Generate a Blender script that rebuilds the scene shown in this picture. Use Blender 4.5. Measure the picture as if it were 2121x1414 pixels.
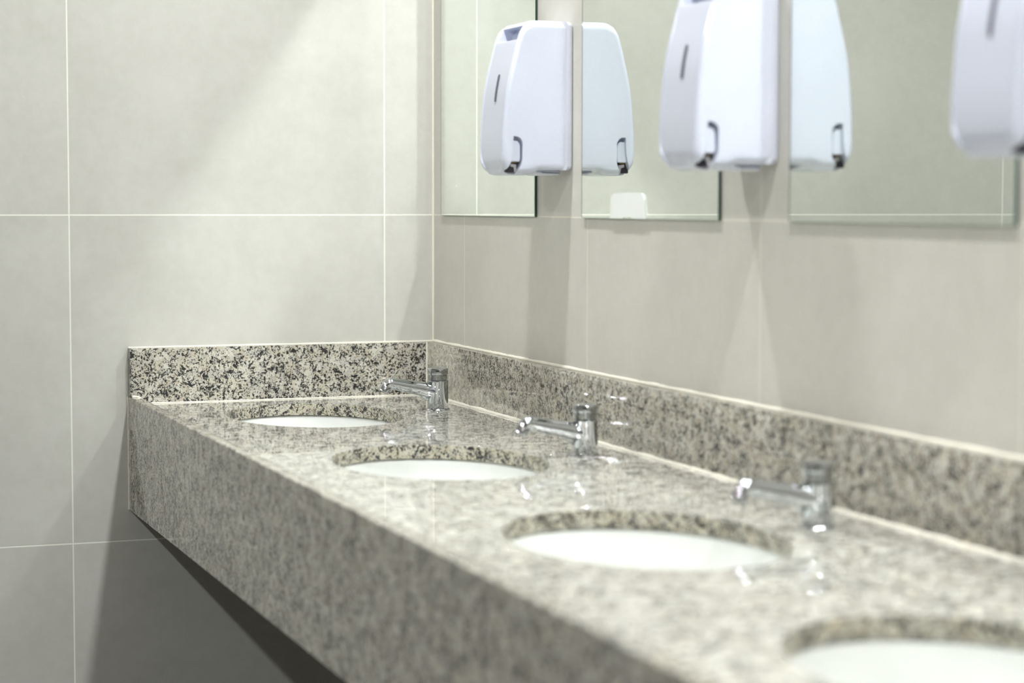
import bpy, bmesh, math, random
import numpy as np
from mathutils import Vector, Matrix, noise as mnoise

for _o in list(bpy.data.objects):
    bpy.data.objects.remove(_o)
S = bpy.context.scene
ZC = 0.85                      # height of the counter surface above the floor
CEIL = ZC + 1.60
RX, RY = -3.40, -5.20          # far side wall, front wall

# ------------------------------------------------------------------ camera
F_PX = 4299.746
yaw, pit, rol = 0.354154, 0.066308, 0.001542
f = Vector((math.sin(yaw)*math.cos(pit), math.cos(yaw)*math.cos(pit), -math.sin(pit)))
r = Vector((math.cos(yaw), -math.sin(yaw), 0))
u = r.cross(f)
r2 = r*math.cos(rol) + u*math.sin(rol)
u2 = -r*math.sin(rol) + u*math.cos(rol)
cd = bpy.data.cameras.new('camera')
cam = bpy.data.objects.new('camera', cd)
S.collection.objects.link(cam)
M = Matrix((r2, u2, -f)).transposed().to_4x4()
M.translation = Vector((-1.256879, -3.839648, 0.370180 + ZC))
cam.matrix_world = M
cd.sensor_fit = 'HORIZONTAL'
cd.sensor_width = 36
cd.lens = F_PX/2121*36
cd.clip_start = 0.05
cd.dof.use_dof = True
cd.dof.focus_distance = 3.72
cd.dof.aperture_fstop = 3.3
S.camera = cam

# ------------------------------------------------------------------ colour, world
S.view_settings.view_transform = 'Standard'
S.view_settings.look = 'None'
S.view_settings.gamma = 1
S.view_settings.use_curve_mapping = False
S.view_settings.exposure = -1.06
W = bpy.data.worlds.new('world')
S.world = W
W.use_nodes = True
W.node_tree.nodes['Background'].inputs[0].default_value = (0.8, 0.85, 0.9, 1)
W.node_tree.nodes['Background'].inputs[1].default_value = 0.0
try:
    S.cycles.use_denoising = True
    S.cycles.use_guiding = True
    S.cycles.sample_clamp_indirect = 0.0
    S.cycles.max_bounces = 12
    S.cycles.diffuse_bounces = 6
    S.cycles.glossy_bounces = 6
    S.cycles.blur_glossy = 0.0
    S.cycles.caustics_reflective = True
except Exception:
    pass

# ------------------------------------------------------------------ lamps (ceiling downlights)
LX_A, LX_B = -0.356, -2.17
LYS = (-0.83, -2.08, -3.33, -4.58)
LIGHTS = [(LX_A, y, w) for y, w in zip(LYS, (33.0, 31.0, 33.0, 33.0))] + [(LX_B, y, 27.0) for y in LYS]
LAMP_COL = (0.985, 0.995, 1.0)


def add_lamp(x, y, w):
    ld = bpy.data.lights.new('downlight_lamp', 'AREA')
    ld.shape = 'DISK'
    ld.size = 0.085
    ld.energy = w
    ld.color = LAMP_COL
    lo = bpy.data.objects.new('downlight_lamp', ld)
    S.collection.objects.link(lo)
    lo.location = (x, y, CEIL - 0.012)
    return lo


for _x, _y, _w in LIGHTS:
    add_lamp(_x, _y, _w)


# ------------------------------------------------------------------ helpers
def tag(o, label=None, cat=None, group=None, kind=None):
    if label: o['label'] = label
    if cat: o['category'] = cat
    if group: o['group'] = group
    if kind: o['kind'] = kind
    return o


def empty(name, loc, label, cat, group=None):
    o = bpy.data.objects.new(name, None)
    S.collection.objects.link(o)
    o.location = loc
    o.empty_display_size = 0.05
    return tag(o, label, cat, group)


def link(name, bm, mats, parent=None, smooth=True, angle=35):
    me = bpy.data.meshes.new(name)
    bmesh.ops.recalc_face_normals(bm, faces=bm.faces)
    bm.to_mesh(me)
    bm.free()
    if not isinstance(mats, (list, tuple)): mats = [mats]
    for m in mats: me.materials.append(m)
    if smooth:
        for p in me.polygons: p.use_smooth = True
        try: me.set_sharp_from_angle(angle=math.radians(angle))
        except Exception: pass
    o = bpy.data.objects.new(name, me)
    S.collection.objects.link(o)
    if parent is not None: o.parent = parent
    return o


def box(bm, x0, x1, y0, y1, z0, z1, bevel=0, seg=2):
    res = bmesh.ops.create_cube(bm, size=1)
    vs = res['verts']
    for v in vs:
        v.co = Vector((x0 + (v.co.x+.5)*(x1-x0), y0 + (v.co.y+.5)*(y1-y0), z0 + (v.co.z+.5)*(z1-z0)))
    if bevel:
        es = list({e for v in vs for e in v.link_edges})
        bmesh.ops.bevel(bm, geom=es, offset=bevel, segments=seg, profile=0.5, affect='EDGES')
    return bm


def boxo(name, x0, x1, y0, y1, z0, z1, mat, parent=None, bevel=0, seg=2):
    bm = bmesh.new()
    box(bm, x0, x1, y0, y1, z0, z1, bevel, seg)
    return link(name, bm, mat, parent)


def lathe(bm, prof, n=48, origin=(0, 0, 0), axis=None, sx=1, sy=1):
    """prof: list of (radius, height); revolved about local z"""
    rot = Matrix.Identity(3)
    if axis is not None:
        rot = Vector((0, 0, 1)).rotation_difference(Vector(axis)).to_matrix()
    rings = []
    for (rad, h) in prof:
        if rad < 1e-6:
            rings.append([bm.verts.new(rot @ Vector((0, 0, h)) + Vector(origin))])
        else:
            rings.append([bm.verts.new(rot @ Vector((rad*sx*math.cos(2*math.pi*k/n), rad*sy*math.sin(2*math.pi*k/n), h)) + Vector(origin)) for k in range(n)])
    for a, b in zip(rings[:-1], rings[1:]):
        for k in range(n):
            k2 = (k+1) % n
            if len(a) == 1 and len(b) == 1: continue
            if len(a) == 1: bm.faces.new((a[0], b[k], b[k2]))
            elif len(b) == 1: bm.faces.new((a[k], a[k2], b[0]))
            else: bm.faces.new((a[k], a[k2], b[k2], b[k]))
    return bm


def prism(bm, poly, w0, w1, tf):
    """extrude a 2D polygon between w0 and w1; tf maps (a, b, w) to xyz"""
    A = [bm.verts.new(tf(a, b, w0)) for a, b in poly]
    B = [bm.verts.new(tf(a, b, w1)) for a, b in poly]
    n = len(poly)
    bm.faces.new(A); bm.faces.new(list(reversed(B)))
    for k in range(n):
        bm.faces.new((A[k], A[(k+1) % n], B[(k+1) % n], B[k]))
    return bm


def boolean(o, cutter, op='DIFFERENCE'):
    m = o.modifiers.new('b', 'BOOLEAN')
    m.operation = op
    m.object = cutter
    m.solver = 'EXACT'
    try: m.material_mode = 'TRANSFER'
    except Exception: pass
    bpy.context.view_layer.update()
    dg = bpy.context.evaluated_depsgraph_get()
    me = bpy.data.meshes.new_from_object(o.evaluated_get(dg))
    o.modifiers.clear()
    o.data = me
    bpy.data.objects.remove(cutter)
    try: me.set_sharp_from_angle(angle=math.radians(35))
    except Exception: pass
    return o


# ------------------------------------------------------------------ materials
class NT:
    def __init__(s, name):
        s.m = bpy.data.materials.new(name)
        s.m.use_nodes = True
        s.t = s.m.node_tree
        s.b = s.t.nodes['Principled BSDF']

    def n(s, typ, **kw):
        nd = s.t.nodes.new(typ)
        for k, v in kw.items(): setattr(nd, k, v)
        return nd

    def l(s, a, b): s.t.links.new(a, b)

    def val(s, sock, v):
        if hasattr(v, 'is_output') or isinstance(v, bpy.types.NodeSocket): s.l(v, sock)
        else: sock.default_value = v

    def math(s, op, a, b=0.0, clamp=False):
        nd = s.n('ShaderNodeMath', operation=op, use_clamp=clamp)
        s.val(nd.inputs[0], a); s.val(nd.inputs[1], b)
        return nd.outputs[0]

    def mix(s, f, a, b):
        nd = s.n('ShaderNodeMix', data_type='RGBA')
        s.val(nd.inputs[0], f)
        s.val(nd.inputs[6], a); s.val(nd.inputs[7], b)
        return nd.outputs[2]

    def noise(s, vec, scale, detail=3, rough=.5, dist=0):
        nd = s.n('ShaderNodeTexNoise')
        s.l(vec, nd.inputs['Vector'])
        nd.inputs['Scale'].default_value = scale
        nd.inputs['Detail'].default_value = detail
        nd.inputs['Roughness'].default_value = rough
        nd.inputs['Distortion'].default_value = dist
        return nd.outputs[0]

    def ramp(s, v, lo, hi):
        nd = s.n('ShaderNodeMapRange')
        nd.interpolation_type = 'SMOOTHSTEP'
        s.l(v, nd.inputs[0])
        nd.inputs[1].default_value = lo
        nd.inputs[2].default_value = hi
        return nd.outputs[0]

    def pos(s): return s.n('ShaderNodeNewGeometry').outputs['Position']


def C(r_, g, b):
    """sRGB 0-255 to linear RGBA"""
    def c(v):
        v /= 255
        return v/12.92 if v <= .04045 else ((v+.055)/1.055)**2.4
    return (c(r_), c(g), c(b), 1)


def simple(name, col, rough=.5, metal=0, coat=0, bump=0, bscale=200, **kw):
    a = NT(name)
    p = a.pos()
    nz = a.noise(p, bscale, 3)
    a.l(a.mix(nz, [c*.97 for c in col[:3]]+[1], [min(1, c*1.02) for c in col[:3]]+[1]), a.b.inputs['Base Color'])
    a.b.inputs['Roughness'].default_value = rough
    a.b.inputs['Metallic'].default_value = metal
    a.b.inputs['Coat Weight'].default_value = coat
    a.b.inputs['Coat Roughness'].default_value = .03
    if bump:
        bp = a.n('ShaderNodeBump')
        bp.inputs['Strength'].default_value = bump
        bp.inputs['Distance'].default_value = .001
        a.l(nz, bp.inputs['Height'])
        a.l(bp.outputs[0], a.b.inputs['Normal'])
    return a.m


def tile_mat(name, axis, off, base, dark, zoff=ZC + .3485, size=.6, zsize=.6046, gw=.0011, grout=C(236, 238, 226), rough=.42):
    """large-format porcelain tile with thin white grout; axis 0 = columns along x, 1 = along y, 2 = floor"""
    a = NT(name)
    p = a.pos()
    sp = a.n('ShaderNodeSeparateXYZ'); a.l(p, sp.inputs[0])
    if axis == 2: hu, hv, vs = sp.outputs[0], sp.outputs[1], size
    else: hu, hv, vs = sp.outputs[axis], sp.outputs[2], zsize
    def cell(v, o, sz):
        t = a.math('DIVIDE', a.math('SUBTRACT', v, o), sz)
        t2 = a.math('ADD', t, .5)
        fr = a.math('SUBTRACT', t2, a.math('FLOOR', t2))
        return a.math('MULTIPLY', a.math('ABSOLUTE', a.math('SUBTRACT', fr, .5)), sz), a.math('FLOOR', t)
    du, iu = cell(hu, off, size)
    dv, iv = cell(hv, zoff, vs)
    d = a.math('MINIMUM', du, dv)
    g = a.ramp(d, gw, gw + .0005)          # 0 in grout, 1 on tile
    # per-tile variation offset
    wn = a.n('ShaderNodeTexWhiteNoise'); wn.noise_dimensions = '2D'
    cb = a.n('ShaderNodeCombineXYZ'); a.l(iu, cb.inputs[0]); a.l(iv, cb.inputs[1]); a.l(cb.outputs[0], wn.inputs['Vector'])
    ad = a.n('ShaderNodeVectorMath', operation='MULTIPLY_ADD')
    a.l(wn.outputs['Color'], ad.inputs[0]); ad.inputs[1].default_value = (9, 9, 9); a.l(p, ad.inputs[2])
    n1 = a.noise(ad.outputs[0], 3.2, 5, .6, .4)
    n2 = a.noise(ad.outputs[0], 45, 4, .65)
    n3 = a.noise(ad.outputs[0], 420, 2, .5)
    f1 = a.math('ADD', a.math('MULTIPLY', n1, .75), a.math('MULTIPLY', n2, .35))
    f2 = a.ramp(f1, .30, .78)
    col = a.mix(f2, dark, base)
    spk = a.ramp(n3, .70, .80)
    col = a.mix(a.math('MULTIPLY', spk, .12), col, [c*.6 for c in base[:3]]+[1])
    a.l(a.mix(g, grout, col), a.b.inputs['Base Color'])
    a.val(a.b.inputs['Roughness'], a.math('ADD', a.math('MULTIPLY', n2, .12), rough-.06))
    bp = a.n('ShaderNodeBump')
    bp.inputs['Strength'].default_value = .5
    bp.inputs['Distance'].default_value = .0006
    a.l(a.math('ADD', g, a.math('MULTIPLY', n2, .08)), bp.inputs['Height'])
    a.l(bp.outputs[0], a.b.inputs['Normal'])
    return a.m


def granite_mat(name, light=1.0, rough=.045, coat=0.0, tint=(1, 1, 1), dark=0.0):
    a = NT(name)
    p = a.pos()
    # warp
    nv = a.n('ShaderNodeTexNoise'); a.l(p, nv.inputs['Vector']); nv.inputs['Scale'].default_value = 70; nv.inputs['Detail'].default_value = 2
    wv = a.n('ShaderNodeVectorMath', operation='MULTIPLY_ADD')
    a.l(nv.outputs['Color'], wv.inputs[0]); wv.inputs[1].default_value = (.010, .010, .010); a.l(p, wv.inputs[2])
    q = wv.outputs[0]
    vo = a.n('ShaderNodeTexVoronoi'); a.l(q, vo.inputs['Vector']); vo.inputs['Scale'].default_value = 95
    sc = a.n('ShaderNodeSeparateColor'); a.l(vo.outputs['Color'], sc.inputs[0])
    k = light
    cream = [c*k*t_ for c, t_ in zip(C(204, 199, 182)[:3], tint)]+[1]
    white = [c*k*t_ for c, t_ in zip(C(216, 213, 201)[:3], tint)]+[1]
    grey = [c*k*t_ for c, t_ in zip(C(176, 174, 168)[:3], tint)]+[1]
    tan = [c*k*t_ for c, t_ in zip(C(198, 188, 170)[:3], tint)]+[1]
    c1 = a.mix(a.ramp(sc.outputs[0], .35, .65), cream, white)
    c1 = a.mix(a.math('MULTIPLY', a.ramp(sc.outputs[1], .68, .8), .5), c1, grey)
    c1 = a.mix(a.math('MULTIPLY', a.ramp(sc.outputs[2], .84, .9), .7), c1, tan)
    fine = a.noise(p, 520, 2)
    c1 = a.mix(a.math('MULTIPLY', a.ramp(fine, .52, .66), .35), c1, grey)
    # black mica, clustered
    cl = a.noise(p, 58, 3, .6)
    bl = a.noise(q, 240, 3, .65)
    s1 = a.math('ADD', bl, a.math('MULTIPLY', a.math('SUBTRACT', cl, .5), .36))
    fb = a.ramp(s1, .542-dark, .564-dark)
    bl2 = a.noise(q, 390, 3, .6)
    s2 = a.math('ADD', bl2, a.math('MULTIPLY', a.math('SUBTRACT', cl, .5), .42))
    fb2 = a.ramp(s2, .572-dark, .598-dark)
    fbb = a.math('MAXIMUM', fb, fb2)
    mid = a.ramp(s1, .48, .56)
    c1 = a.mix(a.math('MULTIPLY', mid, .2), c1, [c*k for c in C(120, 120, 118)[:3]]+[1])
    c2 = a.mix(a.math('MULTIPLY', fbb, .96), c1, C(30, 32, 34))
    a.l(c2, a.b.inputs['Base Color'])
    a.b.inputs['Roughness'].default_value = rough
    a.b.inputs['Specular IOR Level'].default_value = .36
    a.b.inputs['Coat Weight'].default_value = coat
    a.b.inputs['Coat Roughness'].default_value = .015
    bp = a.n('ShaderNodeBump')
    bp.inputs['Strength'].default_value = .03
    bp.inputs['Distance'].default_value = .0001
    a.l(fbb, bp.inputs['Height'])
    a.l(bp.outputs[0], a.b.inputs['Normal'])
    return a.m


M_WALLB = tile_mat('porcelain_tile_back', 0, -.0993, C(203, 203, 196), C(190, 190, 182))
M_WALLR = tile_mat('porcelain_tile_side', 1, -.1850, C(205, 203, 195), C(193, 191, 182), gw=.0009, grout=C(226, 223, 211))
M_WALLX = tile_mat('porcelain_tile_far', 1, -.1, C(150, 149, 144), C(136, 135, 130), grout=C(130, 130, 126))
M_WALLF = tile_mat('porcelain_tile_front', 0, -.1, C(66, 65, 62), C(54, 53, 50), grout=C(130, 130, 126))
M_FLOOR = tile_mat('floor_tile', 2, -.1, C(72, 70, 64), C(58, 56, 52), zoff=-.2, grout=C(90, 90, 86))
M_CEIL = simple('ceiling_paint', C(236, 235, 228), .8, bump=.1)
M_GRAN = granite_mat('speckled_granite_shaded', light=.85)  # darker copy of the countertop granite, shade of upright faces put into its colour
M_GRTOP = granite_mat('polished_granite_top_lit', light=1.26, coat=.5, tint=(.975, 1.0, 1.05))  # same granite, colour brightened for the lamp light falling on the top
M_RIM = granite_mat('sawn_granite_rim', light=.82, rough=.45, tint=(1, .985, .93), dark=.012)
M_CAULK = simple('cream_silicone', C(232, 229, 216), .5, bump=.3, bscale=300)
M_CER = simple('white_ceramic', C(227, 229, 226), .06)
M_CHROME = simple('polished_chrome', (.52, .54, .56, 1), .035, 1)
M_CHROME_IN = simple('aerator_mesh', (.25, .25, .26, 1), .3, 1)
M_PLAST = simple('white_abs_plastic', C(206, 211, 226), .14)
M_PLAST2 = simple('white_abs_back', C(206, 209, 222), .3)
M_DGREY = simple('smoked_window', C(92, 92, 104), .3)
M_BLACK = simple('black_pump', C(34, 30, 40), .35)
M_BRASS = simple('brass_spring', C(170, 140, 80), .3, .9)
M_GREYP = simple('grey_pump', C(150, 148, 150), .4)
M_STICK = simple('matt_white_label', C(238, 242, 240), .45)
M_LIGHTRING = simple('white_trim', C(235, 235, 232), .4)
M_DOOR = simple('door_laminate', C(92, 84, 74), .4)

a = NT('silvered_glass')
nz = a.noise(a.pos(), 2.0, 2)
tc = a.n('ShaderNodeTexCoord')
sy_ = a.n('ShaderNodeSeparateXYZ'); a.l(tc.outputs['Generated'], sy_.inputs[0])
edge_line = a.ramp(sy_.outputs[1], .9925, .9945)      # dark line down the far edge of the silvering
a.l(a.mix(edge_line, a.mix(nz, (.845, .885, .84, 1), (.855, .892, .852, 1)), (.20, .22, .20, 1)), a.b.inputs['Base Color'])
a.b.inputs['Metallic'].default_value = 1
a.b.inputs['Roughness'].default_value = 0.0
M_MIRROR = a.m
M_GLEDGE = simple('green_glass_edge', C(14, 44, 34), .08, coat=1)
M_GLBEV = simple('pale_glass_arris', C(176, 205, 190), .15)
M_MBACK = simple('mirror_backing', C(120, 122, 118), .5)

a = NT('lamp_diffuser')
em = a.n('ShaderNodeEmission')
em.inputs[0].default_value = (1, .985, .93, 1)
em.inputs[1].default_value = 12
a.l(em.outputs[0], a.t.nodes['Material Output'].inputs[0])
M_LAMP = a.m

# ------------------------------------------------------------------ room shell
T = .12
def struct(name, *args, **k):
    return tag(boxo(name, *args, **k), kind='structure')
struct('floor', RX-T, T, RY-T, T, -T, 0, M_FLOOR)
struct('ceiling', RX-T, T, RY-T, T, CEIL, CEIL+T, M_CEIL)
struct('wall_back', RX-T, T, 0, T, 0, CEIL, M_WALLB)
struct('wall_right', 0, T, RY, 0, 0, CEIL, M_WALLR)
struct('wall_left', RX-T, RX, RY, 0, 0, CEIL, M_WALLX)
struct('wall_front', RX-T, T, RY-T, RY, 0, CEIL, M_WALLF)
d = struct('added_door_1', -2.6, -1.7, RY+.001, RY+.045, .005, 2.05, M_DOOR, bevel=.004)  # door out of view, added to give the chrome a dark reflection
hb = bmesh.new()
lathe(hb, [(0, 0), (.011, 0), (.011, .05), (.009, .054), (0, .054)], 16, (-1.78, RY+.045, 1.0), (0, 1, 0))
lathe(hb, [(0, 0), (.009, 0), (.009, .12), (0, .122)], 16, (-1.78, RY+.09, 1.0), (-1, 0, 0))
link('door_handle', hb, M_CHROME, d)

for i, (x, y, w) in enumerate(LIGHTS):
    row = 'over the basin counter' if x > -1 else 'over the open floor'
    dist = ('nearest the back wall', 'second from the back wall', 'third from the back wall', 'farthest from the back wall')[i % 4]
    e = empty('ceiling_downlight', (x, y, CEIL), f'round recessed ceiling downlight {row}, {dist}', 'ceiling light', 'recessed ceiling downlights')
    bm = bmesh.new()
    lathe(bm, [(.046, -.002), (.047, -.008), (.052, -.010), (.062, -.006), (.064, 0)], 40)
    link('trim_ring', bm, M_LIGHTRING, e)
    bm = bmesh.new()
    lathe(bm, [(0, -.003), (.046, -.003)], 40)
    link('diffuser', bm, M_LAMP, e)

# ------------------------------------------------------------------ granite counter
D = .5954                 # depth of the counter
LEN = 4.0
T_SLAB = .021
BAS = [(-.325, -.322), (-.325, -1.018), (-.325, -1.742), (-.325, -2.425)]
AX, AY = .150, .210

counter = empty('granite_counter', (-D/2, -LEN/2, ZC), 'long speckled grey and cream granite vanity counter with oval basin cut-outs, fixed to both walls', 'counter')
def wp(o, e):
    """parent while keeping world-space mesh coordinates"""
    o.parent = e
    o.matrix_parent_inverse = Matrix.Translation(e.location).inverted()
    return o

bm = bmesh.new()
box(bm, -D+.0196, -.0006, -LEN, -.0006, ZC-T_SLAB, ZC)
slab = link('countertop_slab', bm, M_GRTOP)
cb = bmesh.new()
for (bx, by) in BAS:
    lathe(cb, [(0, ZC-.06), (1, ZC-.06), (1, ZC+.05), (0, ZC+.05)], 128, (bx, by, 0), None, AX, AY)
cut = link('cutter', cb, M_RIM, smooth=False)
boolean(slab, cut)
# softened, slightly uneven rim round each hole
wp(slab, counter)

# front apron with the raised lip, slightly wavy top arris
rng = random.Random(4)
def apron():
    bm = bmesh.new()
    x0, x1 = -D, -D+.0195
    zb, zt = ZC-.1982, ZC+.0125
    rad = .0022
    prof = [(x1, zb), (x1, zt-rad)]
    prof += [(x1-rad+rad*math.cos(t), zt-rad+rad*math.sin(t)) for t in (math.pi/6, math.pi/3, math.pi/2)]
    prof += [(x0+rad-rad*math.sin(t), zt-rad+rad*math.cos(t)) for t in (0, math.pi/6, math.pi/3, math.pi/2)]
    prof += [(x0, zb)]
    n = 400
    rings = []
    for k in range(n+1):
        y = -.0006 - (LEN-.0006)*k/n
        wv = .0011*mnoise.noise(Vector((0, y*22, 3))) + .0007*mnoise.noise(Vector((0, y*75, 9)))
        ring = []
        for (x, z) in prof:
            top = z > ZC
            ring.append(bm.verts.new((x + (wv*.8 if top and x < x0+.01 else 0), y, z + (wv if top else 0))))
        rings.append(ring)
    m = len(prof)
    for A, B in zip(rings[:-1], rings[1:]):
        for k in range(m):
            bm.faces.new((A[k], A[(k+1) % m], B[(k+1) % m], B[k]))
    bm.faces.new(rings[0]); bm.faces.new(rings[-1])
    return bm
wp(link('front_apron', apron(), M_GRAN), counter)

# upstands
def upstand(name, x0, x1, y0, y1, label, notch=False):
    bm = bmesh.new()
    if notch:                               # the outer end is cut out to sit over the raised lip
        prism(bm, [(x0, ZC+.0138), (x0+.020, ZC+.0138), (x0+.020, ZC+.0008), (x1, ZC+.0008), (x1, ZC+.1025), (x0, ZC+.1025)], y0, y1, lambda a_, b_, w: Vector((a_, w, b_)))
        bmesh.ops.bevel(bm, geom=list(bm.edges), offset=.0008, segments=2, affect='EDGES')
    else:
        box(bm, x0, x1, y0, y1, ZC+.0008, ZC+.1025, .0008, 2)
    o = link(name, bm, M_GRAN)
    return tag(o, label, 'backsplash')
upstand('granite_backsplash', -.020, -.0004, -LEN, -.0004, 'long speckled granite upstand strip along the mirror wall behind the taps')
upstand('granite_backsplash', -D+.001, -.0215, -.020, -.0004, 'short speckled granite upstand strip on the back wall at the counter end', True)


# sealant beads
def bead(pts, rad, label, seed=0, n_per_m=160, wob=.25, flat=1):
    bm = bmesh.new()
    P = [Vector(p_) for p_ in pts]
    path = []
    for A, B in zip(P[:-1], P[1:]):
        m = max(2, int((B-A).length*n_per_m))
        for k in range(m):
            path.append(A.lerp(B, k/m))
    path.append(P[-1])
    dr = (P[-1]-P[0]).normalized()
    ux = dr.orthogonal().normalized(); uy = dr.cross(ux)
    rings = []
    for i_, c in enumerate(path):
        s_ = 1 + wob*mnoise.noise(Vector((i_*.11, seed, 0)))*1.6 + wob*.6*mnoise.noise(Vector((i_*.5, seed, 5)))
        ring = [bm.verts.new(c + (ux*math.cos(t) + uy*math.sin(t))*rad*s_) for t in [2*math.pi*k/8 for k in range(8)]]
        rings.append(ring)
    for A, B in zip(rings[:-1], rings[1:]):
        for k in range(8): bm.faces.new((A[k], A[(k+1) % 8], B[(k+1) % 8], B[k]))
    bm.faces.new(rings[0]); bm.faces.new(rings[-1])
    return tag(link('sealant_bead', bm, M_CAULK), label, 'sealant', 'cream silicone sealant lines')

zt = ZC+.1030
bead([(-.001, 0, zt), (-.001, -LEN, zt)], .0030, 'cream sealant line along the top of the long upstand under the mirrors', 1, wob=.35)
bead([(-D+.001, -.001, zt), (0, -.001, zt)], .0017, 'thin cream sealant line along the top of the short upstand', 2)
bead([(-.0205, -.0208, ZC+.002), (-.0205, -.0208, ZC+.1025)], .0020, 'short vertical cream sealant line where the two upstands meet', 3, wob=.15)
bead([(-.0212, -.020, ZC+.0004), (-.0212, -LEN, ZC+.0004)], .0034, 'cream sealant line between counter top and long upstand behind the taps', 4, wob=.35)
bead([(-D+.020, -.0205, ZC+.0006), (-.020, -.0205, ZC+.0006)], .0015, 'thin cream sealant line between counter top and short upstand', 5, wob=.2)
bead([(-D-.0002, -.0008, ZC-.198), (-D-.0002, -.0008, ZC+.012)], .0014, 'thin vertical white sealant line between counter apron and back wall', 6, wob=.1)
bead([(-.001, -.001, ZC+.104), (-.001, -.001, CEIL)], .0026, 'vertical cream grout line in the corner of the two tiled walls', 7, 60, wob=.15)
bead([(-D+.004, -.020, ZC+.0135), (-D+.014, -.024, ZC+.0130), (-D+.024, -.026, ZC+.006)], .0030, 'small white sealant blob at the outer end of the short upstand', 8, 600, wob=.2)

# ------------------------------------------------------------------ basins
BLAB = ['white oval undermount basin nearest the back wall corner', 'white oval undermount basin, second from the back wall',
        'white oval undermount basin, third from the back wall', 'white oval undermount basin cut by the lower right edge of the photo',
        'white oval undermount basin beyond the fourth, outside the right edge']
def basin_mesh():
    bm = bmesh.new()
    prof = []
    k = 1.045
    dpt = .145
    prof.append((1.16, -.0015)); prof.append((1.03, -.0015)); prof.append((1.012, -.004))
    for i_ in range(1, 25):
        t = i_/24*math.pi/2
        prof.append((1.008*max(.085, math.cos(t)**.62 if i_ < 24 else .085), -.004 - (dpt-.004)*math.sin(t)**1.0))
    prof.append((.085, -dpt-.006)); 
    outer = [(.12, -dpt-.016), (.5, -dpt*.93-.012), (.8, -dpt*.72-.014), (1.0, -dpt*.45), (1.07, -.03), (1.16, -.018), (1.16, -.0015)]
    lathe(bm, prof+outer, 96, (0, 0, 0), None, AX, AY)
    bmesh.ops.remove_doubles(bm, verts=bm.verts, dist=1e-5)
    return bm
basin0 = None
for i, (bx, by) in enumerate(BAS[:4]):
    e = empty('washbasin', (bx, by, ZC-T_SLAB), BLAB[i], 'basin', 'oval basins set under the counter')
    if basin0 is None:
        b = link('bowl', basin_mesh(), M_CER, e)
        bm = bmesh.new()
        lathe(bm, [(.0, -.1455), (.010, -.146), (.0125, -.143), (.0185, -.1425), (.021, -.145), (.0208, -.150), (0, -.150)], 32)
        dr = link('drain_ring', bm, M_CHROME, e)
        basin0 = (b, dr)
    else:
        for src in basin0:
            c = src.copy(); S.collection.objects.link(c); c.parent = e

# ------------------------------------------------------------------ taps
FLAB = ['chrome push tap in the corner beside the first basin from the back wall', 'chrome push tap, second from the back wall',
        'blurred chrome push tap, third from the back wall', 'chrome push tap at the fourth basin, just outside the right edge']
FPOS = [(-.0925, -.306), (-.1000, -1.022), (-.1090, -1.745), (-.105, -2.46)]


def tube(bm, pts, rads, n=28, cap0=True, cap1=True, up=Vector((0, 1, 0)), sq=1.0):
    rings = []
    P = [Vector(q) for q in pts]
    for i_, c in enumerate(P):
        dvec = (P[min(i_+1, len(P)-1)] - P[max(i_-1, 0)]).normalized()
        a1 = up; a2 = dvec.cross(a1).normalized()
        rings.append([bm.verts.new(c + (a1*math.cos(t) + a2*math.sin(t)*sq)*rads[i_]) for t in [2*math.pi*k/n for k in range(n)]])
    for A, B in zip(rings[:-1], rings[1:]):
        for k in range(n): bm.faces.new((A[k], A[(k+1) % n], B[(k+1) % n], B[k]))
    if cap0: bm.faces.new(rings[0])
    if cap1: bm.faces.new(rings[-1])
    return bm


def make_tap(e):
    R = .0188
    parts = []
    bm = bmesh.new()
    lathe(bm, [(0, 0), (.0214, 0), (.0216, .0015), (.0206, .0028), (.0192, .0034), (0, .0034)], 56)
    parts.append(link('base_flange', bm, M_CHROME, e))
    bm = bmesh.new()
    lathe(bm, [(0, .003), (R, .003), (R, .0510), (R+.0005, .0518), (R+.0003, .0530), (R-.0010, .0538), (0, .0538)], 56)
    parts.append(link('tap_body', bm, M_CHROME, e))
    bm = bmesh.new()
    lathe(bm, [(0, .0540), (.0168, .0540), (.0174, .0546), (.0174, .0625), (.0168, .0632), (.0168, .0640), (.0184, .0644),
               (.0187, .0652), (.0187, .0742), (.0180, .0754), (.0164, .0760), (.0154, .0756), (0, .0754)], 56)
    parts.append(link('push_button', bm, M_CHROME, e))
    # spout rises gently away from the body
    bm = bmesh.new()
    p0 = Vector((-.010, 0, .0345)); p1 = Vector((-.088, 0, .0505)); dirv = (p1-p0).normalized()
    pts, rads = [], []
    for k in range(9):
        t = k/8
        pts.append(p0.lerp(p1, t)); rads.append(.0142 - .0038*min(1, t*1.1) + (.0020*(1-t*8) if t < .125 else 0))
    c = p1
    ang0 = math.atan2(dirv.z, -dirv.x)
    for k in range(1, 8):                      # elbow turning down to the outlet
        a_ = ang0 - (ang0 + math.radians(58))*k/7
        c = c + Vector((-math.cos(a_), 0, math.sin(a_)))*.0014
        pts.append(c.copy()); rads.append(.0104 - .0001*k)
    parts.append(link('spout', tube(bm, pts, rads), M_CHROME, e))
    # collar where spout joins body
    bm = bmesh.new()
    adir = Vector((-math.cos(math.radians(-58)), 0, math.sin(math.radians(-58))))
    lathe(bm, [(0, -.001), (.0080, -.001), (.0080, .0012), (.0098, .0016), (.0102, .0024), (.0102, .0120), (.0096, .0128), (.0074, .0128), (.0072, .0090), (0, .0090)], 40, c, adir)
    parts.append(link('aerator', bm, M_CHROME, e))
    bm = bmesh.new()
    tube(bm, [(-.0150, 0, .0170), (-.0215, 0, .0235), (-.0310, 0, .0290)], [.0030, .0058, .0045], 16)
    parts.append(link('spout_rib', bm, M_CHROME, e))
    return parts


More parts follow.
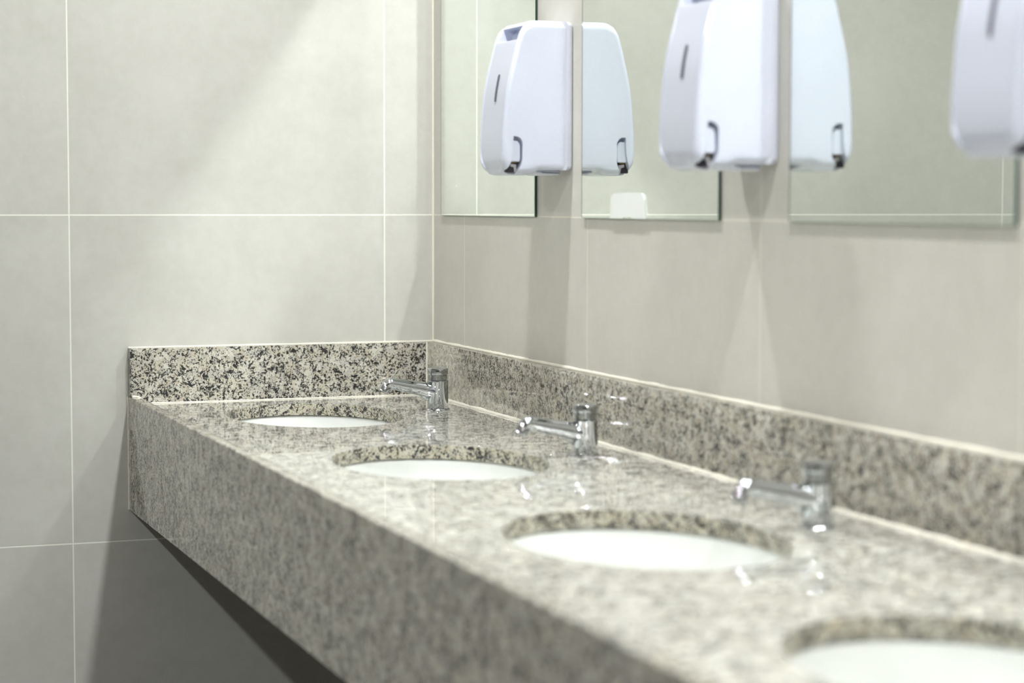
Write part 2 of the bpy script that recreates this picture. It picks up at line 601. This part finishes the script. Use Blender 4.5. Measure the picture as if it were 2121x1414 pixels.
tap0 = None
for i, (tx, ty) in enumerate(FPOS):
    e = empty('push_tap', (tx, ty, ZC), FLAB[i], 'tap', 'chrome push taps along the counter')
    if tap0 is None: tap0 = make_tap(e)
    else:
        for src in tap0:
            c = src.copy(); S.collection.objects.link(c); c.parent = e

# ------------------------------------------------------------------ mirrors
MIR = [(-.0597, -.5622, .0), (-.7715, -1.2665, .0), (-1.4715, -1.9745, .0), (-2.18, -2.68, 0)]
MLAB = ['tall frameless mirror nearest the corner, beside the first soap dispenser', 'frameless mirror with the small white plate at its lower edge',
        'blurred frameless mirror between the second and third soap dispensers', 'frameless mirror beyond the third soap dispenser, outside the right edge']
MT = .0052
ZM0, ZM1 = ZC+.3475, ZC+1.08
for i, (ya, yb, ti) in enumerate(MIR):
    bm = bmesh.new()
    box(bm, -MT, -.0002, yb, ya, ZM0, ZM1)
    es = [e_ for e_ in bm.edges if all(abs(v.co.x + MT) < 1e-6 for v in e_.verts)]
    bmesh.ops.bevel(bm, geom=es, offset=.0008, segments=1, affect='EDGES')
    for f_ in bm.faces:
        n_ = f_.normal; f_.normal_update(); n_ = f_.normal
        if n_.x < -.99: f_.material_index = 0
        elif n_.x < -.1: f_.material_index = 2
        elif n_.x > .9: f_.material_index = 3
        else: f_.material_index = 1
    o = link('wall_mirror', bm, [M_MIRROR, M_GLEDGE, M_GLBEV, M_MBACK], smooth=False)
    tag(o, MLAB[i], 'mirror', 'frameless mirrors on the right wall')

# small white plate on the second mirror
bm = bmesh.new()
ya, yb = -.8925, -1.0240
poly = []
def arc(cx, cz, rr, a0, a1, n=8):
    return [(cx+rr*math.cos(math.radians(a0+(a1-a0)*k/n)), cz+rr*math.sin(math.radians(a0+(a1-a0)*k/n))) for k in range(n+1)]
zt_, zb_ = ZC+.3870, ZM0+.0005
w_ = (ya-yb)
top = [(t, zt_ - .0026*(2*t/w_-1)**2) for t in [w_*k/20 for k in range(2, 19)]]
poly = [(-.000, zb_), (w_*.36, zb_), (w_*.40, zb_+.0022), (w_*.60, zb_+.0022), (w_*.64, zb_), (w_+.000, zb_), (w_-.0015, zt_-.010), (w_-.004, zt_-.005)] + list(reversed(top)) + [(.004, zt_-.005), (.0015, zt_-.010)]
prism(bm, poly, 0, .0016, lambda a_, b_, w: Vector((-MT-.0001-w, ya-a_, b_)))
tag(link('mirror_plate', bm, M_STICK, smooth=False), 'small white rounded plate stuck at the lower edge of the second mirror', 'plate')

# ------------------------------------------------------------------ soap dispensers
PROF = [(0, .6615), (.030, .6622), (.058, .6625), (.071, .6616), (.0820, .6565), (.0895, .6455), (.0950, .6310), (.1010, .608), (.1080, .580), (.1138, .550),
        (.1175, .5154), (.1202, .478), (.1205, .448), (.1185, .4330), (.1115, .4205), (.1010, .4158), (.085, .4153), (.073, .4160), (.0645, .4190), (.058, .4225), (.048, .4235), (0, .4235)]
WH = .0595


def resample(pts, step):
    """Catmull-Rom through pts then even spacing"""
    P = [np.array(p_, float) for p_ in pts]
    out = []
    for i_ in range(len(P)-1):
        a0 = P[max(0, i_-1)]; a1 = P[i_]; a2 = P[i_+1]; a3 = P[min(len(P)-1, i_+2)]
        for t in np.linspace(0, 1, 12, endpoint=False):
            out.append(.5*((2*a1) + (-a0+a2)*t + (2*a0-5*a1+4*a2-a3)*t*t + (-a0+3*a1-3*a2+a3)*t**3))
    out.append(P[-1])
    out = np.array(out)
    s_ = np.concatenate([[0], np.cumsum(np.linalg.norm(np.diff(out, axis=0), axis=1))])
    n = int(s_[-1]/step)
    q = np.linspace(0, s_[-1], n+1)
    return np.stack([np.interp(q, s_, out[:, 0]), np.interp(q, s_, out[:, 1])], 1)


def sst(a_, b_, x):
    t = min(1, max(0, (x-a_)/(b_-a_)))
    return t*t*(3-2*t)


def cover_mesh():
    Q = resample(PROF, .0012)
    d0 = .0125
    Q = np.array([q for q in Q if q[0] >= d0-1e-6])
    nrm = np.zeros_like(Q)
    for i_ in range(len(Q)):
        t = Q[min(len(Q)-1, i_+1)] - Q[max(0, i_-1)]
        t /= np.linalg.norm(t)
        nrm[i_] = (-t[1], t[0])            # outward (path goes over the top, then down the front)
    # widths: finer near edges
    ws = sorted(set([round(WH*v, 5) for v in (0, .15, .3, .45, .6, .66, .70, .74, .755, .77, .78, .79, .80, .815, .83, .86, .89, .92, .94, .96, .975, .99, .998, 1)]))
    ws = [-w for w in reversed(ws[1:])] + ws
    bm = bmesh.new()
    cols = []
    for w in ws:
        col = []
        for (dd, zz), n_ in zip(Q, nrm):
            rr = .009 + .004*sst(.645, .660, zz) + .002*sst(.55, .45, zz)
            x_ = max(0, abs(w)-(WH-rr))
            ins = rr - math.sqrt(max(0, rr*rr - x_*x_))
            off = -ins
            front = sst(.35, .7, n_[0])
            hood = 0
            zq = max(0, .4603 - zz)
            hwu = (WH-.045) + math.sqrt(max(0, .045**2 - zq*zq)) if zq < .045 else WH-.045
            if zq > 0: off -= .16*max(0, min(.024, abs(w)-hwu+.002))*front
            if .418 < zz < .661 and dd > .06:
                inner = sst(hwu-.0070, hwu-.0095, abs(w))
                inh = sst(WH-.0120, WH-.0145, abs(w))
                hood = inh*.022*sst(.6325, .6365, zz)*sst(.6560, .6540, zz)
                off -= inner*.0026*sst(.420, .426, zz)*front
            zr = min(.020, max(0, zz + n_[1]*off - .4153))
            nar = (.020 - math.sqrt(max(0, .0004 - (.020-zr)**2)))*sst(.040, .068, dd)
            col.append(bm.verts.new((-(dd + n_[0]*off - hood), w*(1-nar/WH), zz + n_[1]*off)))
        cols.append(col)
    n = len(Q)
    for A, B in zip(cols[:-1], cols[1:]):
        for k in range(n-1): bm.faces.new((A[k], A[k+1], B[k+1], B[k]))
    bm.faces.new(cols[0]); bm.faces.new(list(reversed(cols[-1])))
    back = [c[0] for c in cols] + [c[-1] for c in reversed(cols)]
    bm.faces.new(back)
    return bm


def slab_poly(bm, poly, wh, rr, d_in=0):
    """rounded-edge slab: closed polygon (d, z) with softened side edges"""
    P = np.array(poly, float)
    c = P.mean(0)
    steps = [(wh-rr, 0)] + [(wh-rr+rr*math.sin(t), rr-rr*math.cos(t)) for t in (.4, .8, 1.2, math.pi/2)]
    seq = [(-w, i_) for w, i_ in reversed(steps)] + steps
    n = len(P)
    nr = []
    for i_ in range(n):
        t = P[(i_+1) % n] - P[i_-1]; t /= max(1e-9, np.linalg.norm(t)); nr.append((t[1], -t[0]))
    nr = np.array(nr)
    if ((nr*(P-c)).sum()) < 0: nr = -nr
    rings = [[bm.verts.new((-(p_[0]-q[0]*ins), w, p_[1]-q[1]*ins)) for p_, q in zip(P, nr)] for w, ins in seq]
    for A, B in zip(rings[:-1], rings[1:]):
        for k in range(n): bm.faces.new((A[k], A[(k+1) % n], B[(k+1) % n], B[k]))
    bm.faces.new(rings[0]); bm.faces.new(list(reversed(rings[-1])))
    return bm


def rrect(d0, d1, z0, z1, rr, corners=(1, 1, 1, 1), n=6):
    out = []
    for (cx, cz, a0, on) in ((d1, z1, 0, corners[0]), (d0, z1, 90, corners[1]), (d0, z0, 180, corners[2]), (d1, z0, 270, corners[3])):
        if not on: out.append((cx, cz)); continue
        ax_ = cx - rr if cx == d1 else cx + rr
        az_ = cz - rr if cz == z1 else cz + rr
        out += arc(ax_, az_, rr, a0, a0+90, n)
    return out


SLOT = [(.1025, .4776), (.0950, .4770), (.0905, .4745), (.0878, .4705), (.0868, .4660), (.0868, .4400), (.0880, .4340), (.0905, .4280),
        (.0950, .4210), (.0985, .4120), (.1200, .4120), (.1150, .4190), (.1098, .4280), (.1062, .4380), (.1040, .4500), (.1030, .4640)]


def make_dispenser(e):
    parts = []
    cv = link('front_cover', cover_mesh(), M_PLAST, None, angle=40)
    cb_ = bmesh.new()
    for s_ in (-1,):
        prism(cb_, SLOT, s_*(WH-.0175), s_*(WH+.02), lambda a_, b_, w: Vector((-a_, w, b_)))
    ct = link('cutter', cb_, M_PLAST, smooth=False)
    boolean(cv, ct)
    cv.parent = e
    parts.append(cv)
    bm = bmesh.new()
    slab_poly(bm, rrect(.0, .0190, .4238, .6612, .008, (0, 1, 1, 0)), WH-.0002, .0065)
    parts.append(link('back_plate', bm, M_PLAST2, e))
    bm = bmesh.new()
    z_a = .534; z_b = .578
    # level window: thin dark strip following the panel
    def dfront(z):
        Q = resample(PROF, .0022)
        Q = [q for q in Q if q[1] < .64 and q[0] > .08]
        zz = [q[1] for q in Q]; dd = [q[0] for q in Q]
        o_ = np.argsort(zz)
        return float(np.interp(z, np.array(zz)[o_], np.array(dd)[o_])) - .0014
    rows = []
    hw = .0030
    for k in range(13):
        z = z_a + (z_b-z_a)*k/12
        h_ = hw*(1 if 0 < k < 12 else .5)
        rows.append([bm.verts.new((-(dfront(z)+o_), WIN+w, z)) for w, o_ in ((-h_, -.002), (-h_, .0005), (h_, .0005), (h_, -.002))])
    for A, B in zip(rows[:-1], rows[1:]):
        for k in range(4): bm.faces.new((A[k], A[(k+1) % 4], B[(k+1) % 4], B[k]))
    bm.faces.new(rows[0]); bm.faces.new(rows[-1])
    parts.append(link('level_window', bm, M_DGREY, e))
    for s_ in (-1,):
        tf = lambda a_, b_, w: Vector((-a_, w, b_))
        bm = bmesh.new()
        prism(bm, [(.1035, .4700), (.0955, .4705), (.0915, .4680), (.0895, .4630), (.0893, .4440), (.0905, .4370), (.1070, .4370), (.1048, .4500), (.1036, .4620)],
              s_*(WH-.0165), s_*(WH-.0050), tf)
        bmesh.ops.bevel(bm, geom=[e_ for e_ in bm.edges], offset=.0009, segments=2, affect='EDGES')
        parts.append(link('push_lever', bm, M_PLAST, e))
        bm = bmesh.new()
        prism(bm, [(.0880, .4368), (.1095, .4368), (.1125, .4215), (.1110, .4195), (.0985, .4195), (.0925, .4260)], s_*(WH-.0175), s_*(WH-.0125), tf)
        pump = tag(link('pump_mechanism', bm, M_BLACK, e, smooth=False), 'dark pump workings in the side slot')
        parts.append(pump)
        bm = bmesh.new()
        prism(bm, [(.0950, .4366), (.1045, .4366), (.1045, .4352), (.0950, .4352)], s_*(WH-.0126), s_*(WH-.0080), tf)
        parts.append(link('pump_spring', bm, M_BRASS, e, smooth=False))
        bm = bmesh.new()
        prism(bm, [(.1040, .4340), (.0945, .4325), (.0940, .4230), (.0975, .4200), (.0985, .4280), (.1042, .4295)], s_*(WH-.0126), s_*(WH-.0100), tf)
        parts.append(link('pump_arm', bm, M_GREYP, e, smooth=False))
    bm = bmesh.new()
    slab_poly(bm, [(.0125, .4240), (.0125, .4175), (.0150, .4160), (.0430, .4158), (.0500, .4180), (.0545, .4240)], .034, .004)
    parts.append(link('lower_latch', bm, M_PLAST2, e))
    return parts


WIN = -.004
DISP = [(-.6640, 0.0), (-1.3760, -.0022), (-2.0850, 0.0)]
DLAB = ['white wall soap dispenser nearest the corner, sharp, between the first two mirrors', 'white wall soap dispenser between the second and third mirrors, its top cropped',
        'blurred white wall soap dispenser cut by the right edge of the photo']
disp0 = None
for i, (dy, dz) in enumerate(DISP):
    e = empty('soap_dispenser', (0, dy, ZC+dz), DLAB[i], 'soap dispenser', 'white soap dispensers between the mirrors')
    if disp0 is None: disp0 = make_dispenser(e)
    else:
        for src in disp0:
            c = src.copy(); S.collection.objects.link(c); c.parent = e
